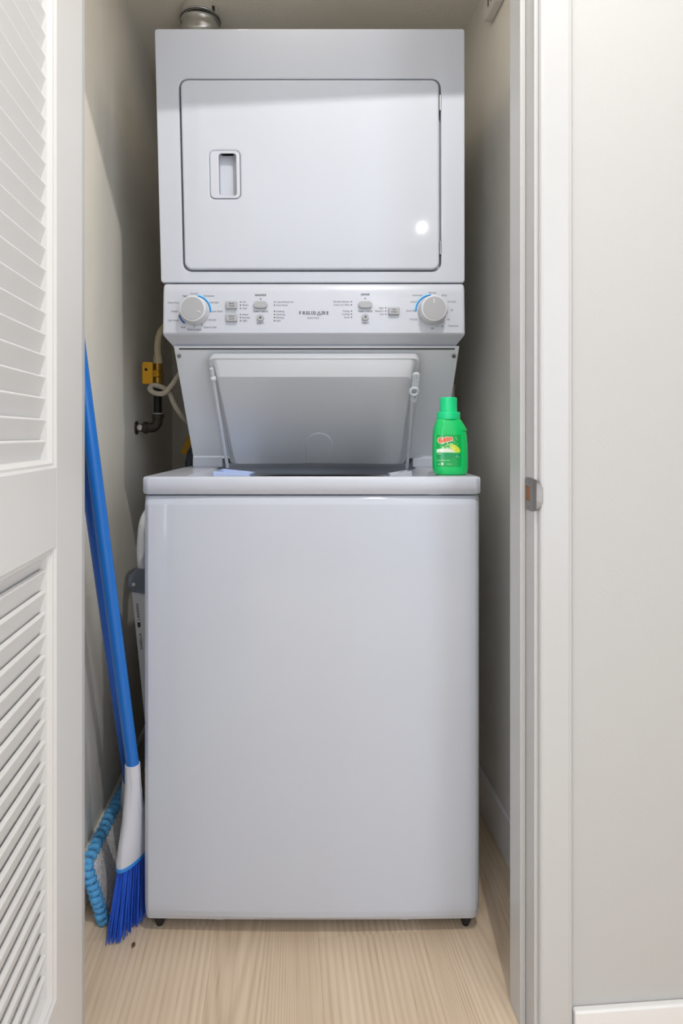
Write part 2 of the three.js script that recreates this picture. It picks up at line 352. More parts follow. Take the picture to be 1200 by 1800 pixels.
// --- washer
{ const shell = (e, y) => rrect(X0 + 0.004 + e, X1 - 0.004 - e, ZB + e, -1.222 - e, 0.006, 4).map(([x, z]) => V(x, y, z)).reverse();
  put('washer_cabinet', loft([shell(0, 0.032), shell(0, 0.8895), shell(0.002, 0.8895), shell(0.002, 0.034)], { cap0: true, crease: 0.5 }), M.enamel, unit); }
{
  // front panel: bowed sheet with rolled edges
  const nx = 90, ny = 110, xa = X0 + 0.002, xb = X1 - 0.001, ya = 0.0305, yb = 0.8862, rings = [];
  const ease = (t) => { t = Math.max(0, Math.min(1, t)); return 1 - Math.sqrt(1 - (1 - t) * (1 - t)); };
  const warpT = (t) => t < 0.12 ? t * t / 0.24 * 1.0 + 0 : t > 0.88 ? 1 - (1 - t) * (1 - t) / 0.24 : (t - 0.06) ;
  const spread = (t) => { const k = warpT(t); const lo = warpT(0), hi = warpT(1); return (k - lo) / (hi - lo); };
  for (let j = 0; j <= ny; j++) {
    const y = ya + (yb - ya) * spread(j / ny), ring = [];
    for (let i = 0; i <= nx; i++) {
      const x = xa + (xb - xa) * spread(i / nx), cx = (x - (xa + xb) / 2) / ((xb - xa) / 2);
      const el = ease((x - xa) / 0.010) * 0.018, er = ease((xb - x) / 0.020) * 0.018;
      const rb = 0.014 + 0.026 * (cx * cx), eb = Math.pow(Math.max(0, 1 - (y - ya) / rb), 2) * 0.007, et = Math.pow(Math.max(0, 1 - (yb - y) / (0.018 + 0.004 * cx * cx)), 2) * 0.007;
      ring.push(V(x, y, -1.2005 - Math.max(el, er) - eb - et - 0.004 * cx * cx));
    }
    rings.push(ring);
  }
  const edge = [];
  put('front_panel', [loft(rings, { closed: false, crease: 1.2 }),
    loft([rings[0].map((p) => V(p.x, p.y, -1.23)), rings[0]], { closed: false }), loft([rings[ny], rings[ny].map((p) => V(p.x, p.y, -1.23))], { closed: false })], M.enamel, unit);
}
// feet and the two clips under the front panel
for (const x of [-0.345, 0.285]) for (const z of [-1.215, -1.84]) put('foot', [cyl(V(x, 0, z - 0.02), V(x, 0.004, z - 0.02), 0.007, 0.008), cyl(V(x, 0.004, z - 0.02), V(x, 0.033, z - 0.02), 0.008, 0.020)], M.dark, unit);
for (const x of [-0.2195, 0.157]) put('clip', box(x - 0.008, x + 0.008, 0.0265, 0.034, -1.225, -1.212, 0.001), M.plastic, unit);
put('base_pan', box(X0 + 0.03, X1 - 0.03, 0.024, 0.033, ZB + 0.02, -1.24, 0.002), M.under, unit);
// --- top deck with a sunken well and tub opening
{
  const YT = 0.9255, YB = 0.8905, YF = 0.907;
  const pl = (pts, y) => pts.map(([x, z]) => V(x, y, z));
  const outer = (e, r) => rrect(X0 + e, X1 - e, ZB + e, -1.2 - e, r, 6);
  const wellTop = rrect(-0.288, 0.232, -1.60, -1.214, 0.020, 6), wellBot = rrect(-0.262, 0.206, -1.592, -1.232, 0.020, 6);
  const tubA = rrect(-0.190, 0.150, -1.532, -1.262, 0.075, 6), tubB = rrect(-0.184, 0.144, -1.526, -1.268, 0.071, 6);
  const rev = (r) => r.slice().reverse();
  const side = loft([pl(outer(0.003, 0.012), YB), pl(outer(0, 0.014), YB + 0.003), pl(outer(0, 0.014), YT - 0.005), pl(outer(0.0012, 0.014), YT - 0.0015), pl(outer(0.005, 0.014), YT)].map(rev), { crease: 0.9 });
  const top = loft([pl(outer(0.005, 0.014), YT), pl(wellTop, YT)].map(rev), { crease: 0.5 });
  const wall = loft([pl(wellTop, YT), pl(wellBot, YF), pl(tubA, YF)].map(rev), { crease: 0.3 });
  put('top_deck', [side, top, wall], M.plastic, unit);
  put('tub_ring', loft([pl(tubA, YF), pl(tubB, YF - 0.004), pl(tubB, YF - 0.014)].map(rev), { crease: 0.4 }), M.dark, unit, 'black tub opening rim');
  const drum = (y, k) => ellipseRing(-0.02, y, -1.397, 0.185 * k, 0.150 * k, 48, 0, 0.7);
  put('drum', loft([drum(0.893, 0.95), drum(0.880, 1), drum(0.45, 1), drum(0.42, 0.92)].reverse(), { cap0: true, crease: 0.6, flip: true }), M.under, unit, 'dark wash drum');
}
// dispensers in the well
{
  const wedge = (x0, x1, z0, z1, h0, h1) => { const f = (x, z, y) => V(x, y, z); const i = 0.004;
    return loft([[f(x0, z0, 0.9071), f(x1, z0, 0.9071), f(x1, z1, 0.9071), f(x0, z1, 0.9071)], [f(x0, z0, h0 - 0.002), f(x1, z0, h1 - 0.002), f(x1, z1, h1 - 0.002), f(x0, z1, h0 - 0.002)], [f(x0 + 0.002, z0 - 0.002, h0), f(x1 - 0.002, z0 - 0.002, h1), f(x1 - 0.002, z1 + 0.002, h1), f(x0 + 0.002, z1 + 0.002, h0)],
      [f(x0 + i, z0 - i, h0), f(x1 - i, z0 - i, h1), f(x1 - i, z1 + i, h1), f(x0 + i, z1 + i, h0)], [f(x0 + i + 0.004, z0 - i - 0.004, 0.909), f(x1 - i - 0.004, z0 - i - 0.004, 0.909), f(x1 - i - 0.004, z1 + i + 0.004, 0.909), f(x0 + i + 0.004, z1 + i + 0.004, 0.909)]], { cap1: true, crease: 0.2 }); };
  put('softener_dispenser', wedge(-0.259, -0.176, -1.36, -1.47, 0.9265, 0.9185), M.blueCup, unit, 'pale blue plastic dispenser cup');
  put('bleach_dispenser', wedge(0.150, 0.204, -1.44, -1.50, 0.914, 0.922), M.plastic, unit);
}
// --- sloped neck between deck and console, with the two hinge risers
{
  const xl = -0.350, xr = 0.301, pf = [[-1.362, 1.212], [-1.558, 0.9545], [-1.558, 0.948], [ZB, 0.948], [ZB, 1.212]];
  const s = new THREE.Shape(pf.map(([z, y]) => new THREE.Vector2(-z, y)));
  const g = new THREE.ExtrudeGeometry(s, { depth: xr - xl - 0.004, bevelEnabled: true, bevelThickness: 0.002, bevelSize: 0.002, bevelOffset: -0.002, bevelSegments: 2 });
  g.rotateY(Math.PI / 2); g.translate(xl + 0.002, 0, 0);
  put('neck', g, M.neck, unit);
  for (const [a, b] of [[xl, -0.272], [0.222, xr]]) put('hinge_riser', box(a, b, 0.9245, 0.951, ZB + 0.1, -1.553, 0.004), M.plastic, unit);
  put('hinge_tray', box(-0.272, 0.222, 0.906, 0.935, -1.66, -1.602, 0.003), M.neck, unit);
  for (const x of [-0.3400, 0.2900]) { const q = cyl(V(x, 1.1905, -1.373), V(x + 0.0005, 1.1885, -1.3695), 0.0045, 0.004, 14); put('screw', q, M.screw, unit); }
}
// --- washer lid, opened back against the neck
const lid = (() => {
  // frame of the lid: s up along the neck slope, o out of it
  const up = V(0, 0.2575, 0.196).normalize(), out = V(0, -up.z, up.y), hinge = V(0, 0.9365, -1.541);
  const P = (x, s, o) => hinge.clone().addScaledVector(up, s).addScaledVector(out, o).setX(x);
  const H = 0.3135;
  const ring = (e, o, r = 0.012, eTop = e) => {
    const n = 5, pts = [], yb = e, yt = H - eTop, xl = (s) => -0.250 - 0.019 * s / H + e, xr = (s) => 0.2005 + 0.0085 * s / H - e;
    const c = (cx, cs, a0) => { for (let i = 0; i <= n; i++) { const a = THREE.MathUtils.degToRad(a0 + 90 * i / n); pts.push(P(cx + r * Math.cos(a), cs + r * Math.sin(a), o)); } };
    c(xr(yb) - r, yb + r, -90); c(xr(yt) - r, yt - r, 0); c(xl(yt) + r, yt - r, 90); c(xl(yb) + r, yb + r, 180);
    return pts;
  };
  const skin = loft([ring(0.003, -0.0165), ring(0, -0.0145), ring(0, 0.002), ring(0.0015, 0.004, 0.012, 0.001), ring(0.004, 0.0045, 0.012, 0.0022), ring(0.006, 0.003, 0.012, 0.004)], { cap0: true, crease: 0.7 });
  const l = put('lid', skin, M.lid, unit);
  const liner = loft([ring(0.006, 0.0030, 0.012, 0.004), ring(0.011, 0.0048, 0.012, 0.0055), ring(0.017, 0.0235, 0.010, 0.0335), ring(0.020, 0.0255, 0.009, 0.0375)], { cap1: true, crease: 0.4 });
  put('lid_liner', liner, M.lid, l);
  // raised arch near the hinge end of the liner
  const arch = []; for (let i = 0; i <= 20; i++) { const a = Math.PI * i / 20; arch.push([-0.0205 + 0.034 * Math.cos(a), 0.082 + 0.036 * Math.sin(a)]); } arch.push([-0.0545, 0.022], [0.0135, 0.022]);
  put('liner_boss', loft([arch.map(([x, s]) => P(x, s, 0.0253)), arch.map(([x, s]) => P(-0.0205 + (x + 0.0205) * 0.95, 0.06 + (s - 0.06) * 0.96, 0.0266))], { cap1: true, crease: 0.4 }), M.lid, l);
  // stay rods on both sides, with the bracket on the right
  put('stay_rod', [cyl(V(-0.2585, 1.158, -1.335), V(-0.2520, 0.928, -1.512), 0.0042), new THREE.SphereGeometry(0.0075, 12, 8).translate(-0.2575, 1.136, -1.350)], M.plastic, l);
  put('stay_rod', cyl(V(0.1935, 1.120, -1.338), V(0.2010, 0.926, -1.512), 0.0042), M.plastic, l);
  const br = plate(rrect(-0.008, 0.008, -0.045, 0.032, 0.007), 0.004, 0.008, 0.0015); br.rotateX(0.64); br.translate(0.1955, 1.120, -1.330);
  put('bracket', [br, new THREE.TorusGeometry(0.0085, 0.0035, 8, 18).rotateX(0.5).translate(0.193, 1.106, -1.329)], M.plastic, l);
  for (const [y, z] of [[1.137, -1.3155], [1.095, -1.3465]]) put('bracket_hole', new THREE.SphereGeometry(0.0028, 10, 6).translate(0.197, y, z), M.under, l);
  return l;
})();
// --- console
{
  const ring = (y, e, zf, r = 0.007, ex = 0) => rrect(-0.3686 + e, 0.3087 - e - ex, ZB, zf, r, 5).map(([x, z]) => V(x, y, z)).reverse();
  const g = loft([ring(1.2087, 0.0165, -1.378, 0.004), ring(1.213, 0.0145, -1.372, 0.004), ring(1.2315, 0.001, -1.344, 0.006), ring(1.2345, 0, -1.339), ring(1.2375, 0, -1.3365), ring(1.328, 0.0005, -1.3385), ring(1.3395, 0.0005, -1.3405), ring(1.346, 0.001, -1.3435), ring(1.3498, 0.002, -1.349)], { cap0: true, cap1: true, crease: 0.35 });
  const c = put('console', g, M.plastic, unit);
  put('console_seam', box(-0.338, 0.291, 1.2045, 1.2095, -1.45, -1.3655), M.under, c);
  // printed legends: a flat print on the console face, drawn in units of 1.27 mm
  const cv = document.createElement('canvas'); cv.width = 2048; cv.height = 320;
  const x = cv.getContext('2d'), K = 2048 / 520;                   // 520 units wide
  x.clearRect(0, 0, 2048, 320); x.scale(K, K); x.translate(-292, -503);
  const txt = (s, px, py, h, al = 'left', col = '#85888e', wgt = '') => { x.fillStyle = col; x.font = wgt + ' ' + h + 'px sans-serif'; x.textAlign = al; x.textBaseline = 'middle'; x.fillText(s, px, py); };
  const dot = (px, py, col = '#55585e', r = 1.15) => { x.fillStyle = col; x.beginPath(); x.arc(px, py, r, 0, 7); x.fill(); };
  const arc = (cx, cy, r, a, b, col, lw) => { x.strokeStyle = col; x.lineWidth = lw; x.beginPath(); x.arc(cx, cy, r, a * Math.PI / 180, b * Math.PI / 180); x.stroke(); };
  // washer dial
  arc(341.5, 547, 29, -84, 2, '#b4dff2', 4.4); arc(342, 547, 27.6, -80, 3, '#0f86d2', 2.6); arc(341, 546, 27.4, 127, 164, '#1b5fae', 2.8);
  txt('Bulky', 320, 519.5, 4); txt('Normal', 341, 515.6, 4, 'center'); txt('Activewear', 357, 519.5, 4); txt('Delicates', 367.5, 531.3, 4); txt('Quick Wash', 370, 547, 4);
  txt('CYCLES', 365, 562.5, 4.4, 'left', '#777a80'); txt('Drain & Spin', 358, 575.2, 4); txt('Rinse & Spin', 341, 579.2, 4.4, 'center', '#5a5d62'); txt('Soak', 326, 575.2, 4, 'right', '#5a5d62');
  txt('Light Wash', 314, 563, 4, 'right'); txt('Towels', 312, 547, 4, 'right'); txt('Heavy Duty', 314, 531.5, 4, 'right');
  x.strokeStyle = '#555'; x.lineWidth = 0.7; x.beginPath(); x.moveTo(341.5, 571); x.lineTo(341.5, 575.5); x.moveTo(323, 519); x.lineTo(326, 522.5); x.moveTo(353, 569); x.lineTo(356, 572.5); x.stroke();
  // washer options
  [['Hot', 530.5], ['Warm', 536], ['Cold', 541.5], ['Heavy', 552.5], ['Normal', 558], ['Light', 563.5]].forEach(([s, y]) => { dot(422.3, y); txt(s, 425.5, y, 4); });
  txt('WASHER', 457.5, 518, 5, 'center', '#5d6066', 'bold'); dot(457.6, 525.2); txt('START / PAUSE', 457.8, 547.3, 4, 'center'); txt('CANCEL', 458, 567.8, 4, 'center', '#777a80');
  [['Liquid Bleach On', 530.5], ['Extra Rinse', 536]].forEach(([s, y]) => { dot(482.2, y); txt(s, 485.5, y, 4); });
  [['Soaking', 547], ['Washing', 552.5], ['Rinsing', 558], ['Spin', 563.5]].forEach(([s, y]) => { dot(482.2, y, '#6a6233', 1.3); txt(s, 485.5, y, 4, 'left', '#6f7288'); });
  // maker's name, letters set wide
  'FRIGIDAIRE'.split('').forEach((ch, i) => { const px = 525 + [0, 6, 11.6, 14.2, 21, 24.2, 31.6, 38.4, 41.2, 47.2][i] * 1.02; if (ch === 'A') { x.strokeStyle = '#4d5056'; x.lineWidth = 1.05; x.beginPath(); x.moveTo(px, 553.2); x.lineTo(px + 3, 547.4); x.lineTo(px + 6, 553.2); x.closePath(); x.stroke(); } else txt(ch, px, 550.3, 8, 'left', '#4d5056', 'bold'); });
  txt('Quiet Pack', 550, 558.6, 4.4, 'center', '#8a8d93');
  // dryer options
  [['Wrinkle Release', 530], ['Clean Lint Filter', 535.5], ['Drying', 546.5], ['Cooling', 552], ['Done', 557.5]].forEach(([s, y]) => { dot(617.6, y); txt(s, 614, y, 4, 'right'); });
  txt('DRYER', 641.8, 517, 5, 'center', '#5d6066', 'bold'); dot(641.8, 524.4); txt('START / PAUSE', 642, 547, 4, 'center'); txt('CANCEL', 642, 567.6, 4, 'center', '#777a80');
  [['High', 541], ['Medium', 546.4], ['Low', 551.8]].forEach(([s, y]) => { dot(677.8, y); txt(s, 674, y, 4, 'right'); });
  // dryer dial
  arc(758.5, 546, 29, 182, 264, '#b4dff2', 4.4); arc(758.5, 546, 27.6, 178, 268, '#0f86d2', 2.6);
  txt('Normal', 760, 514, 4, 'center'); txt('Automatic', 743, 518.4, 4, 'right'); txt('Casual', 733, 530, 4, 'right'); txt('Quick Dry', 731, 546, 4, 'right'); txt('CYCLES', 734, 561.5, 4.4, 'right', '#777a80');
  txt('Bulky', 776, 518.4, 4); txt('Air Fluff', 787, 530, 4); txt('30', 792, 545, 4); txt('60', 786, 561.5, 4); txt('Timed Dry', 787, 572.5, 4); txt('90', 777, 573.5, 4, 'center', '#666'); txt('Off', 760, 577.5, 4, 'center', '#666');
  arc(758.5, 546, 27.2, -10, 12, '#77797e', 0.9); x.strokeStyle = '#8d9095'; x.lineWidth = 0.7; for (let a = 45; a <= 80; a += 9) { x.beginPath(); x.moveTo(758.5 + 26 * Math.cos(a * 0.01745), 546 + 26 * Math.sin(a * 0.01745)); x.lineTo(758.5 + 30 * Math.cos(a * 0.01745), 546 + 30 * Math.sin(a * 0.01745)); x.stroke(); }
  const tex = new THREE.CanvasTexture(cv); tex.colorSpace = THREE.SRGBColorSpace; tex.anisotropy = 8;
  const px2x = (p) => (p - 575) / 787, px2y = (p) => 1.01 + (764 - p) / 787;
  const ax = px2x(292), bx = px2x(812), ay = px2y(503), by = px2y(503 + 320 / K);
  const zAt = (y) => -1.3365 - 0.002 * (y - 1.2375) / 0.0905 + 0.0005;
  const pg = new THREE.PlaneGeometry(bx - ax, ay - by, 1, 1); pg.translate((ax + bx) / 2, (ay + by) / 2, 0);
  { const p = pg.attributes.position; for (let i = 0; i < 4; i++) p.setZ(i, zAt(p.getY(i))); }
  const lab = put('printed_legend', pg, phys({ map: tex, transparent: true, roughness: 0.35 }), c, 'grey lettering printed on the control panel'); lab.castShadow = false;
  // dials
  for (const [X, Y, ang] of [[-0.2950, 1.2865, 118], [0.2345, 1.2875, -4]]) {
    const zf = -1.3355;
    const prof = [[0, 0.0265], [0.0262, 0.0265], [0.0278, 0.0260], [0.0284, 0.0246], [0.0288, 0.023], [0.0293, 0.018], [0.0300, 0.004], [0.0315, 0.0025], [0.0315, 0]].map(([r, h]) => new THREE.Vector2(r, h)).reverse();
    const q = new THREE.LatheGeometry(prof, 48); q.rotateX(Math.PI / 2); q.translate(X, Y, zf);
    const k = put('knob', q, M.knobRing, unit);
    const disc = new THREE.LatheGeometry([[0.0250, 0.0258], [0.0250, 0.0272], [0.0244, 0.0277], [0, 0.0279]].map(([r, h]) => new THREE.Vector2(r, h)), 48); disc.rotateX(Math.PI / 2); disc.translate(X, Y, zf);
    put('knob_face', disc, M.knob, k, 'flat grey disc on the knob');
    const mk = box(-0.0012, 0.0012, 0.010, 0.0205, 0.0274, 0.0287, 0.0004); mk.rotateZ(-THREE.MathUtils.degToRad(ang)); mk.translate(X, Y, zf); put('pointer', mk, M.knobRing, k, 'white pointer line');
  }
  // buttons
  const wordTex = (lines) => { const c2 = document.createElement('canvas'); c2.width = 192; c2.height = 128; const q = c2.getContext('2d'); q.clearRect(0, 0, 192, 128); q.fillStyle = '#55585d'; q.font = 'bold 46px sans-serif'; q.textAlign = 'center'; q.textBaseline = 'middle'; lines.forEach((s, i) => q.fillText(s, 96, 38 + 52 * i)); const t = new THREE.CanvasTexture(c2); t.colorSpace = THREE.SRGBColorSpace; return t; };
  const press = (px, py, w, h, words) => {
    const X = px2x(px), Y = px2y(py), z = -1.3375;
    const b = put('button', plate(rrect(X - w / 2, X + w / 2, Y - h / 2, Y + h / 2, words === 0 ? h / 2.05 : 0.002), z + 0.0078, 0.009, 0.0015), M.button, unit);
    if (words) { const f = new THREE.PlaneGeometry(w * 0.8, h * 0.8); f.translate(X, Y, z + 0.0080); put('button_print', f, phys({ map: wordTex(words), transparent: true, roughness: 0.5 }), b).castShadow = false; }
    return b;
  };
  press(407.5, 536.5, 0.0245, 0.0165, ['Wash', 'Temp']); press(407.5, 559, 0.0245, 0.0165, ['Water', 'Level']); press(692, 547, 0.0245, 0.0165, ['Dry', 'Temp']);
  press(458, 536, 0.0305, 0.0155, 0); press(642, 536, 0.0305, 0.0155, 0);
  for (const [px, py] of [[458, 559], [642, 558]]) {
    const X = px2x(px), Y = px2y(py), z = -1.3375, b = put('button', cyl(V(X, Y, z), V(X, Y, z + 0.008), 0.0078, 0.0070, 24), M.button, unit);
    const cr = [Math.PI / 4, -Math.PI / 4].map((a) => box(-0.0006, 0.0006, -0.0032, 0.0032, 0.0079, 0.0084).rotateZ(a).translate(X, Y, z)); put('cancel_mark', cr, M.under, b, 'dark cross mark');
  }
}
// --- dryer; the cabinet sides flare very slightly towards the top left
{
  const DY0 = 1.3525, DY1 = 1.924, ZF = -1.346;
  const flare = (g) => { const p = g.attributes.position; for (let i = 0; i < p.count; i++) { const t = (p.getY(i) - DY0) / (DY1 - DY0); p.setX(i, p.getX(i) - 0.0145 * t * (0.3095 - p.getX(i)) / 0.684); } return g; };
  const xl = -0.3745, xr = 0.3095;
  const doorPts = rrect(-0.3195, 0.2520, 1.3815, 1.8075, 0.017, 8), gapPts = rrect(-0.3240, 0.2565, 1.3770, 1.8115, 0.020, 8);
  const front = plate(rrect(xl, xr, DY0, DY1, 0.006, 4), ZF, 0.030, 0.0028, [gapPts]);
  const body = box(xl, xr, DY0, DY1, ZB, ZF - 0.018, 0.006);
  put('dryer_cabinet', [flare(front), flare(body)], M.enamel, unit);
  // door: slightly crowned plate with rolled edges and a pocket for the hand
  const hx0 = (365.5 - 575) / 781 + 0.0098, hx1 = (418 - 575) / 781 + 0.0098, hy0 = 1.01 + (764 - 350) / 781, hy1 = 1.01 + (764 - 266) / 781;
  const hole = rrect(hx0, hx1, hy0, hy1, 0.011, 6);
  const d = put('dryer_door', flare(plate(doorPts, ZF + 0.0035, 0.016, 0.0045, [hole])), M.enamel, unit);
  const px0 = hx0 + 0.0205, px1 = hx1 - 0.0085, py0 = hy0 + 0.0065, py1 = hy1 - 0.0065, pocket = rrect(px0, px1, py0, py1, 0.006, 5);
  const inner = rrect(px0 + 0.001, px1 - 0.001, py0 + 0.003, py1 - 0.001, 0.006, 5);
  const rimP = plate(rrect(hx0 + 0.0005, hx1 - 0.0005, hy0 + 0.0005, hy1 - 0.0005, 0.0106, 6), ZF + 0.0042, 0.014, 0.0016, [pocket]);
  const walls = loft([pocket.map(([x, y]) => V(x, y, ZF + 0.003)), pocket.map(([x, y]) => V(x, y, ZF - 0.0175))].map((r) => r.slice().reverse()), { cap1: true, crease: 0.6 });
  const ramp = new THREE.BufferGeometry();
  put('handle_pocket', [flare(rimP), flare(walls)], M.plastic, d);
  for (const [a, b] of [[1.7395, 1.7735], [1.4150, 1.4455]]) {
    put('hinge', [flare(box(0.2525, 0.2566, a, b, ZF - 0.014, ZF + 0.0012, 0.0008)), flare(cyl(V(0.2545, a, ZF + 0.0010), V(0.2545, b, ZF + 0.0010), 0.0019, 0.0019, 12))], M.steel, unit);
  }
}

// ------------------------------------------------------------ detergent bottle on the deck
{
  const bx = 0.2590, bz = -1.262, y0 = 0.9257;
  const t = thing('detergent_bottle', 'small bright green detergent bottle with green cap on the washer deck', 'bottle', [bx, y0, bz]);
  // [height, left, right, depth half]
  const prof = [[0, -0.029, 0.0290, 0.019], [0.0015, -0.0325, 0.0325, 0.0225], [0.006, -0.0355, 0.0355, 0.0245], [0.016, -0.0365, 0.0365, 0.0255], [0.040, -0.0368, 0.0365, 0.0255], [0.065, -0.0365, 0.0358, 0.0255], [0.083, -0.0360, 0.0345, 0.0250], [0.0875, -0.0358, 0.0335, 0.0240], [0.0905, -0.0356, 0.0325, 0.0236], [0.0930, -0.0354, 0.0345, 0.0244], [0.0955, -0.0350, 0.0340, 0.0242], [0.101, -0.0338, 0.0310, 0.0236], [0.109, -0.0308, 0.0262, 0.0226], [0.1150, -0.0285, 0.0222, 0.0215], [0.1168, -0.0270, 0.0205, 0.0205]];
  const ring = ([h, l, r, d], e = 0) => ellipseRing(bx + (l + r) / 2, y0 + h, bz, (r - l) / 2 + e, d + e, 48, 0, 0.72);
  put('bottle_body', loft(prof.map((q) => ring(q)), { cap0: true, cap1: true, crease: 0.7 }), M.green, t);
  const cx = bx - 0.0035, L = (pts) => new THREE.LatheGeometry(pts.map(([r, h]) => new THREE.Vector2(r, h)), 48).translate(cx, y0, bz);
  put('collar', L([[0.001, 0.1155], [0.0235, 0.1160], [0.0245, 0.1172], [0.0246, 0.1300], [0.0238, 0.1318], [0.0185, 0.1326]]), M.cap, t);
  put('cap', L([[0.0178, 0.1318], [0.0182, 0.1330], [0.0180, 0.1605], [0.0172, 0.1622], [0.0155, 0.1628], [0.001, 0.1626]]), M.cap, t);
  // label on the front: a strip of the body wall, a hair proud
  const cv = document.createElement('canvas'); cv.width = 512; cv.height = 700; const x = cv.getContext('2d');
  x.fillStyle = '#03b44e'; x.fillRect(0, 0, 512, 700);
  x.fillStyle = '#0aa35f'; x.beginPath(); x.moveTo(0, 420); x.lineTo(512, 450); x.lineTo(512, 700); x.lineTo(0, 700); x.fill();
  x.fillStyle = '#05b055'; x.fillRect(0, 530, 512, 170);
  x.fillStyle = '#f3fbe8'; x.beginPath(); x.moveTo(0, 355); x.quadraticCurveTo(180, 300, 310, 350); x.lineTo(470, 420); x.quadraticCurveTo(240, 405, 0, 418); x.fill();
  x.fillStyle = '#d9ec3c'; x.beginPath(); x.ellipse(370, 330, 130, 62, 0.55, 0, 7); x.fill();
  x.fillStyle = '#f6f07a'; x.beginPath(); x.ellipse(330, 330, 60, 30, 0.6, 0, 7); x.fill();
  x.fillStyle = '#b6e9a0'; for (let i = 0; i < 26; i++) { x.beginPath(); x.ellipse(80 + rnd() * 230, 230 + rnd() * 110, 8 + rnd() * 24, 5 + rnd() * 12, rnd() * 3, 0, 7); x.fill(); }
  x.fillStyle = '#0d5b34'; for (const [a, b] of [[250, 210], [120, 275], [190, 245], [290, 195]]) { x.beginPath(); x.ellipse(a, b, 20, 9, -0.5, 0, 7); x.fill(); }
  x.save(); x.translate(170, 150); x.rotate(-0.22); x.font = 'bold 132px sans-serif'; x.textAlign = 'center'; x.textBaseline = 'middle'; x.lineJoin = 'round'; x.strokeStyle = '#f6f4ec'; x.lineWidth = 40; x.strokeText('Gain', 0, 0); x.strokeStyle = '#e8402a'; x.lineWidth = 16; x.strokeText('Gain', 0, 0); x.fillStyle = '#f58a2b'; x.fillText('Gain', 0, 0); x.restore();
  x.fillStyle = '#bfeee0'; for (const [a, b, r] of [[395, 110, 12], [410, 150, 8], [360, 200, 9], [430, 250, 8]]) { x.beginPath(); x.arc(a, b, r, 0, 7); x.fill(); }
  x.fillStyle = '#e8fbe9'; x.font = 'bold 20px sans-serif'; x.fillText('original', 10, 450); x.font = 'bold 26px sans-serif'; x.fillText('oz', 405, 490); x.fillRect(385, 506, 100, 4);
  x.font = 'bold 21px sans-serif'; x.fillText('laundry detergent  liquid', 6, 580); x.font = 'bold 24px sans-serif'; x.fillText('10 FL OZ', 200, 655); x.fillRect(86, 622, 44, 44); x.fillRect(20, 648, 50, 8);
  x.fillStyle = '#05a04d'; x.font = 'bold 34px sans-serif'; x.fillText('6', 98, 656);
  const tex = new THREE.CanvasTexture(cv); tex.colorSpace = THREE.SRGBColorSpace;
  const rows = [], N = 20, hs = [0.018, 0.030, 0.042, 0.054, 0.066, 0.078, 0.084];
  const at = (h) => { for (let i = 1; i < prof.length; i++) if (prof[i][0] >= h) { const f = (h - prof[i - 1][0]) / (prof[i][0] - prof[i - 1][0]); return prof[i].map((v, k) => prof[i - 1][k] + f * (v - prof[i - 1][k])); } };
  for (const h of hs) { const [, l, r, d] = at(h), row = []; for (let j = 0; j <= N; j++) { const X = -0.0315 + 0.0500 * j / N, c = (X - (l + r) / 2) / ((r - l) / 2), s = Math.pow(Math.max(0, 1 - Math.pow(Math.abs(c), 1 / 0.72 * 2)), 0.72 / 2); row.push(V(bx + X, y0 + h, bz + d * s + 0.0007)); } rows.push(row); }
  put('label', loft(rows, { closed: false, crease: 1.5 }), phys({ map: tex, roughness: 0.35, clearcoat: 0.3 }), t);
}

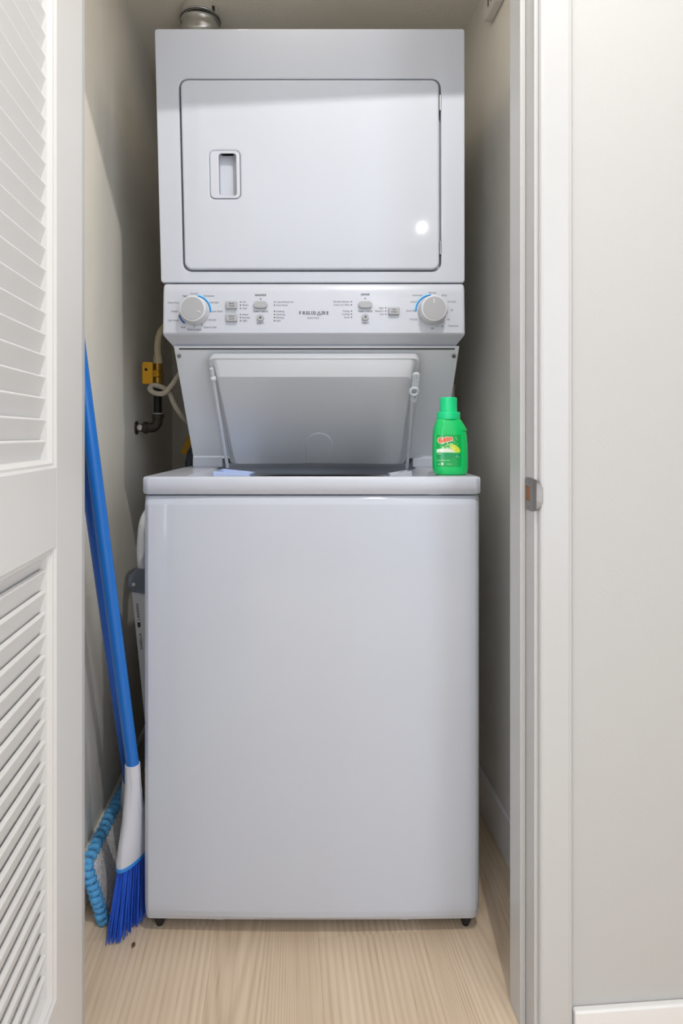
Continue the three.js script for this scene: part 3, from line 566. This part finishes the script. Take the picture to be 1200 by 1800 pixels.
// ------------------------------------------------------------ broom beside the washer
{
  const A = V(-0.3910, 0.318, -1.211), B = V(-0.4548, 1.25, -1.068);
  const t = thing('broom', 'blue broom with white flared head standing against the washer side', 'broom', [-0.405, 0, -1.25]);
  const dir = B.clone().sub(A).normalize();
  put('handle', [cyl(A, B, 0.0126, 0.0126, 28), new THREE.SphereGeometry(0.0126, 20, 10).translate(B.x, B.y, B.z)], M.blue, t);
  // socket and skirt
  const C = (f) => A.clone().addScaledVector(dir, f);
  const e = (p, rx, rz, rot = 0.25) => ellipseRing(p.x, p.y, p.z, rx, rz, 40, rot);
  const top = C(0.028), mid = V(-0.3965, 0.255, -1.222), low = V(-0.4005, 0.140, -1.258);
  const rings = [e(low, 0.0230, 0.066), e(V(-0.3995, 0.150, -1.256), 0.0235, 0.0665), e(V(-0.3985, 0.185, -1.245), 0.0215, 0.052), e(V(-0.3975, 0.225, -1.232), 0.0185, 0.034), e(mid, 0.0170, 0.0245), e(V(-0.3942, 0.305, -1.214), 0.0152, 0.0170), e(top, 0.0148, 0.0152), e(C(0.028), 0.0130, 0.0132), e(C(0.0), 0.0128, 0.0130)];
  rings[7].forEach((p) => { p.y = top.y + 0.0006; });
  put('broom_head', loft(rings, { cap0: true, cap1: true, crease: 0.6 }), M.broomCap, t, 'white plastic broom head');
  put('rim', loft([e(V(low.x, 0.133, low.z), 0.0226, 0.0655), e(V(low.x, 0.1345, low.z), 0.0240, 0.0672), e(V(low.x, 0.1405, low.z), 0.0240, 0.0672), e(V(low.x, 0.142, low.z), 0.0226, 0.0655)], { cap0: true, cap1: true }), M.rim, t, 'light blue plastic rim');
  // bristles: flagged filaments, far too many to count
  const fil = [];
  for (let i = 0; i < 420; i++) {
    const a = rnd() * Math.PI * 2, r = Math.sqrt(rnd()), rot = 0.25;
    let x0 = Math.cos(a) * r * 0.0205, z0 = Math.sin(a) * r * 0.062, x1 = Math.cos(a) * r * 0.0295 - 0.006, z1 = Math.sin(a) * r * 0.082 + 0.004;
    const rr = (x, z) => [x * Math.cos(rot) - z * Math.sin(rot), x * Math.sin(rot) + z * Math.cos(rot)];
    [x0, z0] = rr(x0, z0); [x1, z1] = rr(x1, z1);
    x1 += (rnd() - 0.5) * 0.006; z1 += (rnd() - 0.5) * 0.006;
    const p0 = V(low.x + x0, 0.137, low.z + z0), p1 = V(Math.min(low.x + x1, -0.3785), 0.002 + rnd() * 0.007, low.z + z1), m = p0.clone().lerp(p1, 0.55); m.x += (rnd() - 0.5) * 0.003;
    const q = sweep([p0, m, p1], (f) => 0.00135 - 0.0005 * f, 4, 5, false); fil.push(q);
  }
  put('bristles', fil, M.bristle, t, 'bright blue plastic bristles').userData.kind = 'stuff';
}
// ------------------------------------------------------------ flat mop behind the broom
{
  const t = thing('flat_mop', 'blue handled flat mop with white pad and blue fringe on its side', 'mop', [-0.49, 0, -1.42]);
  const A = V(-0.4708, 0.170, -1.425), B = V(-0.4606, 1.0, -1.1225);
  put('handle', [cyl(A, B, 0.0122, 0.0122, 28), new THREE.SphereGeometry(0.0122, 18, 10).translate(B.x, B.y, B.z)], M.blueDark, t);
  put('joint', [cyl(V(-0.492, 0.095, -1.452), V(-0.4706, 0.190, -1.418), 0.0125, 0.0150, 20), box(-0.512, -0.486, 0.052, 0.088, -1.49, -1.42, 0.008)], M.broomCap, t, 'white plastic swivel joint');
  // pad: a thick cloth slab on its edge, leaning on the baseboard
  const z0 = -1.245, z1 = -1.60, F = (f, h, o) => { const z = z0 + (z1 - z0) * f; return V(-0.4665 - 0.0335 * h - 0.016 * f + o, 0.006 + 0.108 * h, z); };
  const rr = rrect(0, 1, 0, 1, 0.08, 5), rings = [[0.0, -0.010], [0.0, 0.006], [0.03, 0.010]].map(([e, o]) => rr.map(([f, h]) => F(e + f * (1 - 2 * e), e + h * (1 - 2 * e), o)));
  const pad = loft(rings, { cap0: true, cap1: true, crease: 0.8, flip: true });
  { const p = pad.attributes.position, uv = pad.attributes.uv; for (let i = 0; i < p.count; i++) uv.setXY(i, p.getZ(i) * 6, p.getY(i) * 6); }
  put('pad', pad, M.pad, t, 'white looped cloth pad');
  // chenille fringe loops along the front and upper edges
  const loopAt = (f, h, df, dh, k) => {
    const p = F(f, h, 0.004), o = F(f + df, h + dh, 0.004).sub(p).normalize();
    const j = 0.7 + 0.5 * rnd(), pts = [F(f, h, 0.010), p.clone().addScaledVector(o, 0.012 * j).add(V(0.006, (rnd() - 0.5) * 0.004, 0)), p.clone().addScaledVector(o, 0.016 * j).add(V(0, -0.003 * rnd(), 0)), p.clone().addScaledVector(o, 0.009).add(V(-0.012, 0, 0))];
    for (const q of pts) q.y = Math.max(q.y, 0.0062);
    const g = sweep(pts, (s) => 0.0056 * (0.8 + 0.35 * Math.sin(s * Math.PI)) * (1 + 0.12 * Math.sin(s * 40)), 22, 9);
    put('fringe_loop', g, M.chenille, t);
  };
  for (let i = 0; i < 10; i++) loopAt(0, 0.02 + i / 9 * 0.97, -0.05, 0.08 * (i / 9) ** 4, i);
  for (let i = 0; i < 17; i++) loopAt(0.004 + i / 17 * 0.9, 1, i ? 0 : -0.03, 0.2, i);
}
// ------------------------------------------------------------ folded step ladder between washer and wall
{
  const t = thing('step_ladder', 'folded white step ladder with grey joint caps squeezed beside the washer', 'ladder', [-0.455, 0, -1.68]);
  const X = (y) => -0.4285 - 0.100 * y, dx = -0.100;                // left face of the rails leans to the wall
  const rail = (z, n) => {
    const s = new THREE.Shape([[X(0), 0.0], [X(0) + 0.034, 0.0], [X(0.64) + 0.034, 0.64], [X(0.64), 0.64]].map(([a, b]) => new THREE.Vector2(a, b)));
    const g = new THREE.ExtrudeGeometry(s, { depth: 0.022, bevelEnabled: true, bevelThickness: 0.002, bevelSize: 0.002, bevelOffset: -0.002, bevelSegments: 2 }); g.translate(0, 0, z - 0.013); return put('rail', g, M.ladderWhite, t);
  };
  const r1 = rail(-1.510); rail(-1.84);
  for (const z of [-1.508, -1.842]) {
    const s = new THREE.Shape([[-0.4965, 0.655], [-0.4755, 0.674], [-0.454, 0.672], [-0.450, 0.612], [-0.4875, 0.618], [-0.4975, 0.632]].map(([a, b]) => new THREE.Vector2(a, b)));
    const g = new THREE.ExtrudeGeometry(s, { depth: 0.026, bevelEnabled: true, bevelThickness: 0.003, bevelSize: 0.003, bevelOffset: -0.002, bevelSegments: 3 }); g.translate(0, 0, z - 0.0125);
    const c = put('joint_cap', g, M.slate, t, 'slate grey plastic cap');
    put('rivet', cyl(V(-0.4825, 0.6365, z + 0.015), V(-0.4825, 0.6365, z + 0.0195), 0.0045, 0.004, 14), M.ladderWhite, c);
  }
  put('grab_rail', sweep([V(-0.466, 0.660, -1.508), V(-0.470, 0.72, -1.508), V(-0.4655, 0.785, -1.512), V(-0.463, 0.808, -1.54), V(-0.463, 0.812, -1.675), V(-0.463, 0.808, -1.81), V(-0.4655, 0.785, -1.838), V(-0.470, 0.72, -1.842), V(-0.466, 0.660, -1.842)], () => 0.0105, 80, 14), M.ladderWhite, t);
  for (const y of [0.16, 0.40]) put('tread', box(X(y) + 0.006, X(y) + 0.030, y - 0.1, y + 0.1, -1.826, -1.526, 0.004).translate(-0.0, 0, 0), M.ladderWhite, t);
  // lettering on the front rail, reading upwards
  const cv = document.createElement('canvas'); cv.width = 512; cv.height = 64; const x = cv.getContext('2d'); x.clearRect(0, 0, 512, 64); x.fillStyle = '#3b3d42'; x.font = 'bold 40px sans-serif'; x.textBaseline = 'middle'; x.textAlign = 'left';
  x.save(); x.scale(0.98, 1); x.fillText('GORILLA', 6, 34); x.restore(); x.fillText('LADDERS', 304, 34); x.beginPath(); x.ellipse(252, 32, 24, 18, 0.3, 0, 7); x.fill(); x.fillRect(262, 14, 20, 36);
  const tex = new THREE.CanvasTexture(cv); tex.colorSpace = THREE.SRGBColorSpace;
  const g = new THREE.PlaneGeometry(0.128, 0.0135); g.rotateZ(Math.PI / 2 + 0.0997); g.translate(-0.4715, 0.533, -1.4985);
  put('lettering', g, phys({ map: tex, transparent: true, roughness: 0.5 }), r1, 'dark lettering printed up the rail').castShadow = false;
}
// ------------------------------------------------------------ gas pipe, valve, flexible hose and cord on the left wall (closet frame)
{
  const w = 1.79, u = -0.372;
  const t = thing('gas_pipe', 'black iron gas pipe with elbow and yellow valve on left closet wall', 'pipe', [WL, 1.035, -w], true);
  put('wall_nipple', [cyl(V(WL + 0.0005, 1.030, -w), V(-0.402, 1.030, -w), 0.0115), cyl(V(WL, 1.030, -w), V(WL + 0.004, 1.030, -w), 0.020)], M.ironPipe, t);
  put('joint_compound', new THREE.SphereGeometry(0.0095, 14, 10).scale(0.9, 1, 0.5).translate(WL + 0.013, 1.0305, -w + 0.010), M.tape, t, 'pale dab of sealant');
  const bend = [V(-0.407, 1.030, -w), V(-0.396, 1.030, -w), V(-0.383, 1.033, -w), V(-0.375, 1.042, -w), V(-0.372, 1.054, -w), V(-0.372, 1.063, -w)];
  put('elbow', [sweep(bend, () => 0.0145, 30, 18), cyl(V(-0.412, 1.030, -w), V(-0.403, 1.030, -w), 0.0175), cyl(V(u, 1.059, -w), V(u, 1.070, -w), 0.0175)], M.ironPipe, t);
  put('riser_pipe', cyl(V(u, 1.066, -w), V(u, 1.150, -w), 0.0118), M.blackPipe, t, 'black vertical pipe');
  put('thread_tape', cyl(V(u, 1.069, -w), V(u, 1.0735, -w), 0.0135), M.tape, t);
  const vb = new THREE.CylinderGeometry(0.0165, 0.0165, 0.030, 6).translate(u, 1.165, -w);
  put('valve_body', [vb, new THREE.SphereGeometry(0.0175, 16, 12).translate(u, 1.187, -w), new THREE.CylinderGeometry(0.0145, 0.0145, 0.024, 6).translate(u, 1.208, -w)], M.brass, t);
  const hd = plate(rrect(-0.4105, -0.3800, 1.156, 1.220, 0.006), -w + 0.030, 0.008, 0.002);
  const hv = put('valve_handle', [hd, cyl(V(u - 0.004, 1.187, -w + 0.012), V(u - 0.004, 1.187, -w + 0.030), 0.008), box(-0.384, -0.364, 1.178, 1.196, -w + 0.0225, -w + 0.030, 0.003)], M.yellow, t, 'yellow shut-off handle');
  put('handle_screw', cyl(V(-0.399, 1.198, -w + 0.0295), V(-0.399, 1.198, -w + 0.0312), 0.0042, 0.0042, 14), M.under, hv);
  const h = thing('gas_hose', 'beige coated flexible hose rising from the yellow valve behind the console', 'hose', [u, 1.218, -w], true);
  put('nut', new THREE.CylinderGeometry(0.0130, 0.0150, 0.026, 6).translate(u, 1.231, -w), M.hoseCoat, h);
  put('tube', sweep([V(u, 1.240, -w), V(u - 0.001, 1.275, -w - 0.002), V(u + 0.004, 1.310, -w - 0.01), V(u + 0.022, 1.345, -w - 0.05), V(u + 0.06, 1.365, -w - 0.14), V(u + 0.11, 1.36, -w - 0.26)], () => 0.0098, 50, 14), M.hoseCoat, h);
  const c = thing('power_cord', 'thick pale cord tied in a loop hanging below the yellow valve', 'cord', [u + 0.03, 1.13, -w], true);
  const z = -w + 0.045;
  put('cord', sweep([V(-0.263, 1.24, -1.83), V(-0.303, 1.190, -w + 0.02), V(-0.321, 1.155, z), V(-0.343, 1.128, z + 0.012), V(-0.372, 1.130, z + 0.006), V(-0.386, 1.143, z - 0.004), V(-0.378, 1.152, z - 0.012), V(-0.352, 1.146, z - 0.014), V(-0.332, 1.130, z - 0.010), V(-0.322, 1.105, z - 0.012), V(-0.306, 1.075, z - 0.02), V(-0.292, 1.052, -w), V(-0.270, 1.040, -1.84)], (s) => 0.0074 - 0.0022 * Math.max(0, (s - 0.72) / 0.28), 120, 12), M.cord, c);
}
// ------------------------------------------------------------ grey hose with yellow clip behind the washer, left
{
  const t = thing('drain_hose', 'slate grey hose with a yellow clip behind the washer at left', 'hose', [-0.475, 0, -2.06]);
  put('tube', sweep([V(-0.482, 0.0, -2.04), V(-0.480, 0.4, -2.04), V(-0.474, 0.82, -2.04), V(-0.455, 0.95, -2.04), V(-0.41, 0.985, -2.05), V(-0.36, 0.95, -2.06), V(-0.33, 0.82, -2.06)], (s) => 0.0175 + 0.0012 * Math.sin(s * 260), 160, 14), M.slate, t);
  const cl = plate(rrect(-0.010, 0.010, -0.030, 0.034, 0.005), 0.004, 0.008, 0.002); cl.rotateZ(-0.42); cl.translate(-0.4735, 0.972, -2.016);
  put('clip', cl, M.yellow, t, 'yellow plastic clip');
}
// ------------------------------------------------------------ pale tube behind the bottle, right wall (closet frame)
{
  const t = thing('supply_tube', 'thin pale upright tube behind the green bottle by the right wall', 'tube', [0.512, 0, -1.80], true);
  put('tube', sweep([V(0.508, 0, -1.78), V(0.508, 0.5, -1.78), V(0.508, 0.9, -1.78), V(0.508, 1.156, -1.78)], () => 0.0062, 30, 14), M.tape, t);
  put('end_cap', cyl(V(0.508, 1.150, -1.78), V(0.508, 1.162, -1.78), 0.0072), M.tape, t);
}
// ------------------------------------------------------------ exhaust duct from the closet ceiling (closet frame)
{
  const t = thing('exhaust_duct', 'round foil dryer duct with white taped collar at the closet ceiling', 'duct', [-0.236, CC, -1.70], true);
  const r = 0.0535, cx = -0.236, cz = -1.70;
  put('collar', new THREE.LatheGeometry([[r - 0.004, 0], [r - 0.001, 0.001], [r, -0.006], [r - 0.0012, -0.0145], [r + 0.0008, -0.021], [r - 0.001, -0.0265], [r - 0.006, -0.028]].map(([a, b]) => new THREE.Vector2(a, b)).reverse(), 40).translate(cx, CC, cz), M.tape, t, 'white tape wrapped collar');
  put('clamp', new THREE.TorusGeometry(r + 0.0012, 0.003, 8, 40).rotateX(Math.PI / 2).translate(cx, CC - 0.0275, cz), M.steel, t);
  put('tag', plate(rrect(-0.004, 0.004, -0.008, 0.008, 0.002), 0.0014, 0.0028, 0.0005).rotateY(0.7).translate(cx + 0.041, CC - 0.018, cz + 0.0365), M.under, t);
  put('foil_hose', sweep([V(cx, CC - 0.026, cz), V(cx, CC - 0.05, cz - 0.006), V(cx + 0.005, CC - 0.095, cz - 0.07), V(cx + 0.01, CC - 0.13, cz - 0.20), V(cx + 0.02, CC - 0.19, cz - 0.36), V(cx + 0.03, CC - 0.35, cz - 0.42), V(cx + 0.03, CC - 0.65, cz - 0.42)], (s) => r - 0.002 + 0.0028 * Math.sin(s * 330), 420, 30, false), M.foil, t);
}
// ------------------------------------------------------------ slotted device high on the right closet wall (closet frame)
{
  const t = thing('wall_device', 'small white rounded device with dark slots high on right closet wall', 'wall device', [WR, 2.115, -1.455], true);
  const turn = (g) => g.rotateY(-Math.PI / 2).translate(WR, 0, 0);
  put('housing', turn(plate(rrect(-1.508, -1.408, 2.066, 2.165, 0.018), 0.024, 0.024, 0.006)), M.device, t);
  for (const w of [1.4475, 1.4665]) put('slot', turn(plate(rrect(-w - 0.003, -w + 0.003, 2.083, 2.112, 0.0028), 0.0246, 0.0015, 0.0003)), M.dark, t, 'dark slot');
}
// ------------------------------------------------------------ crumb on the floor by the broom
{
  const t = thing('crumb', 'small brown crumb of debris on the floor in front of the broom', 'debris', [-0.3825, 0, -1.181]);
  const g = new THREE.IcosahedronGeometry(0.0045, 1), p = g.attributes.position;
  for (let i = 0; i < p.count; i++) { const k = 0.75 + 0.5 * noise.noise(p.getX(i) * 300, p.getY(i) * 300, p.getZ(i) * 300); p.setXYZ(i, p.getX(i) * k * 0.9, p.getY(i) * k * 0.5, p.getZ(i) * k * 1.7); }
  g.computeBoundingBox(); g.translate(-0.3825, -g.boundingBox.min.y, -1.181); g.computeVertexNormals();
  put('piece', g, M.crumb, t);
}
// ------------------------------------------------------------ hallway windows with sheer curtains, backlit by the day
WINDOWS.forEach(([u, wd, ht, sill, w, f], i) => {
  const t = struct('window_' + (i + 1)), d = 0.02, a = -w - wd / 2, b = -w + wd / 2, top = sill + ht;
  const x = (k) => u + f * k;
  put('frame', [box(x(0), x(d), sill - 0.06, sill, a - 0.06, b + 0.06, 0.002), box(x(0), x(d), top, top + 0.06, a - 0.06, b + 0.06, 0.002), box(x(0), x(d), sill, top, a - 0.06, a, 0.002), box(x(0), x(d), sill, top, b, b + 0.06, 0.002)], M.trim, t);
  put('curtain', box(x(0.001), x(0.006), sill, top, a, b), M.daylit, t);
});
// ------------------------------------------------------------ closet light bar (closet frame)
{
  const b = BAR, t = thing('closet_light', 'slim white light bar under the closet ceiling behind the door header', 'light bar', [b.u, CC, -b.w], true);
  put('housing', box(b.u - b.length / 2 - 0.012, b.u + b.length / 2 + 0.012, b.y, CC, -b.w - b.width / 2 - 0.008, -b.w + b.width / 2 + 0.008, 0.004), M.trim, t);
  put('light_diffuser', box(b.u - b.length / 2, b.u + b.length / 2, b.y - 0.001, b.y + 0.001, -b.w - b.width / 2, -b.w + b.width / 2), M.lampSoft, t);
}
// ------------------------------------------------------------ hallway downlights
const spots = ['in front of the closet opening', 'behind the camera to the right', 'behind the camera to the left'];
DOWNLIGHTS.forEach(([u, w], i) => {
  const t = thing('downlight', 'small round white ceiling downlight ' + spots[i], 'downlight', [u, HALL_CEILING, -w], true, 'hallway downlights');
  put('trim_ring', new THREE.LatheGeometry([[0.036, -0.002], [0.040, -0.004], [0.050, -0.004], [0.054, -0.0015], [0.054, 0]].map(([a, b]) => new THREE.Vector2(a, b)), 40).translate(u, HALL_CEILING, -w), M.trim, t);
  put('lens', new THREE.CylinderGeometry(0.036, 0.036, 0.003, 32).translate(u, HALL_CEILING - 0.0025, -w), M.lamp, t);
});

renderer.render(scene, camera);
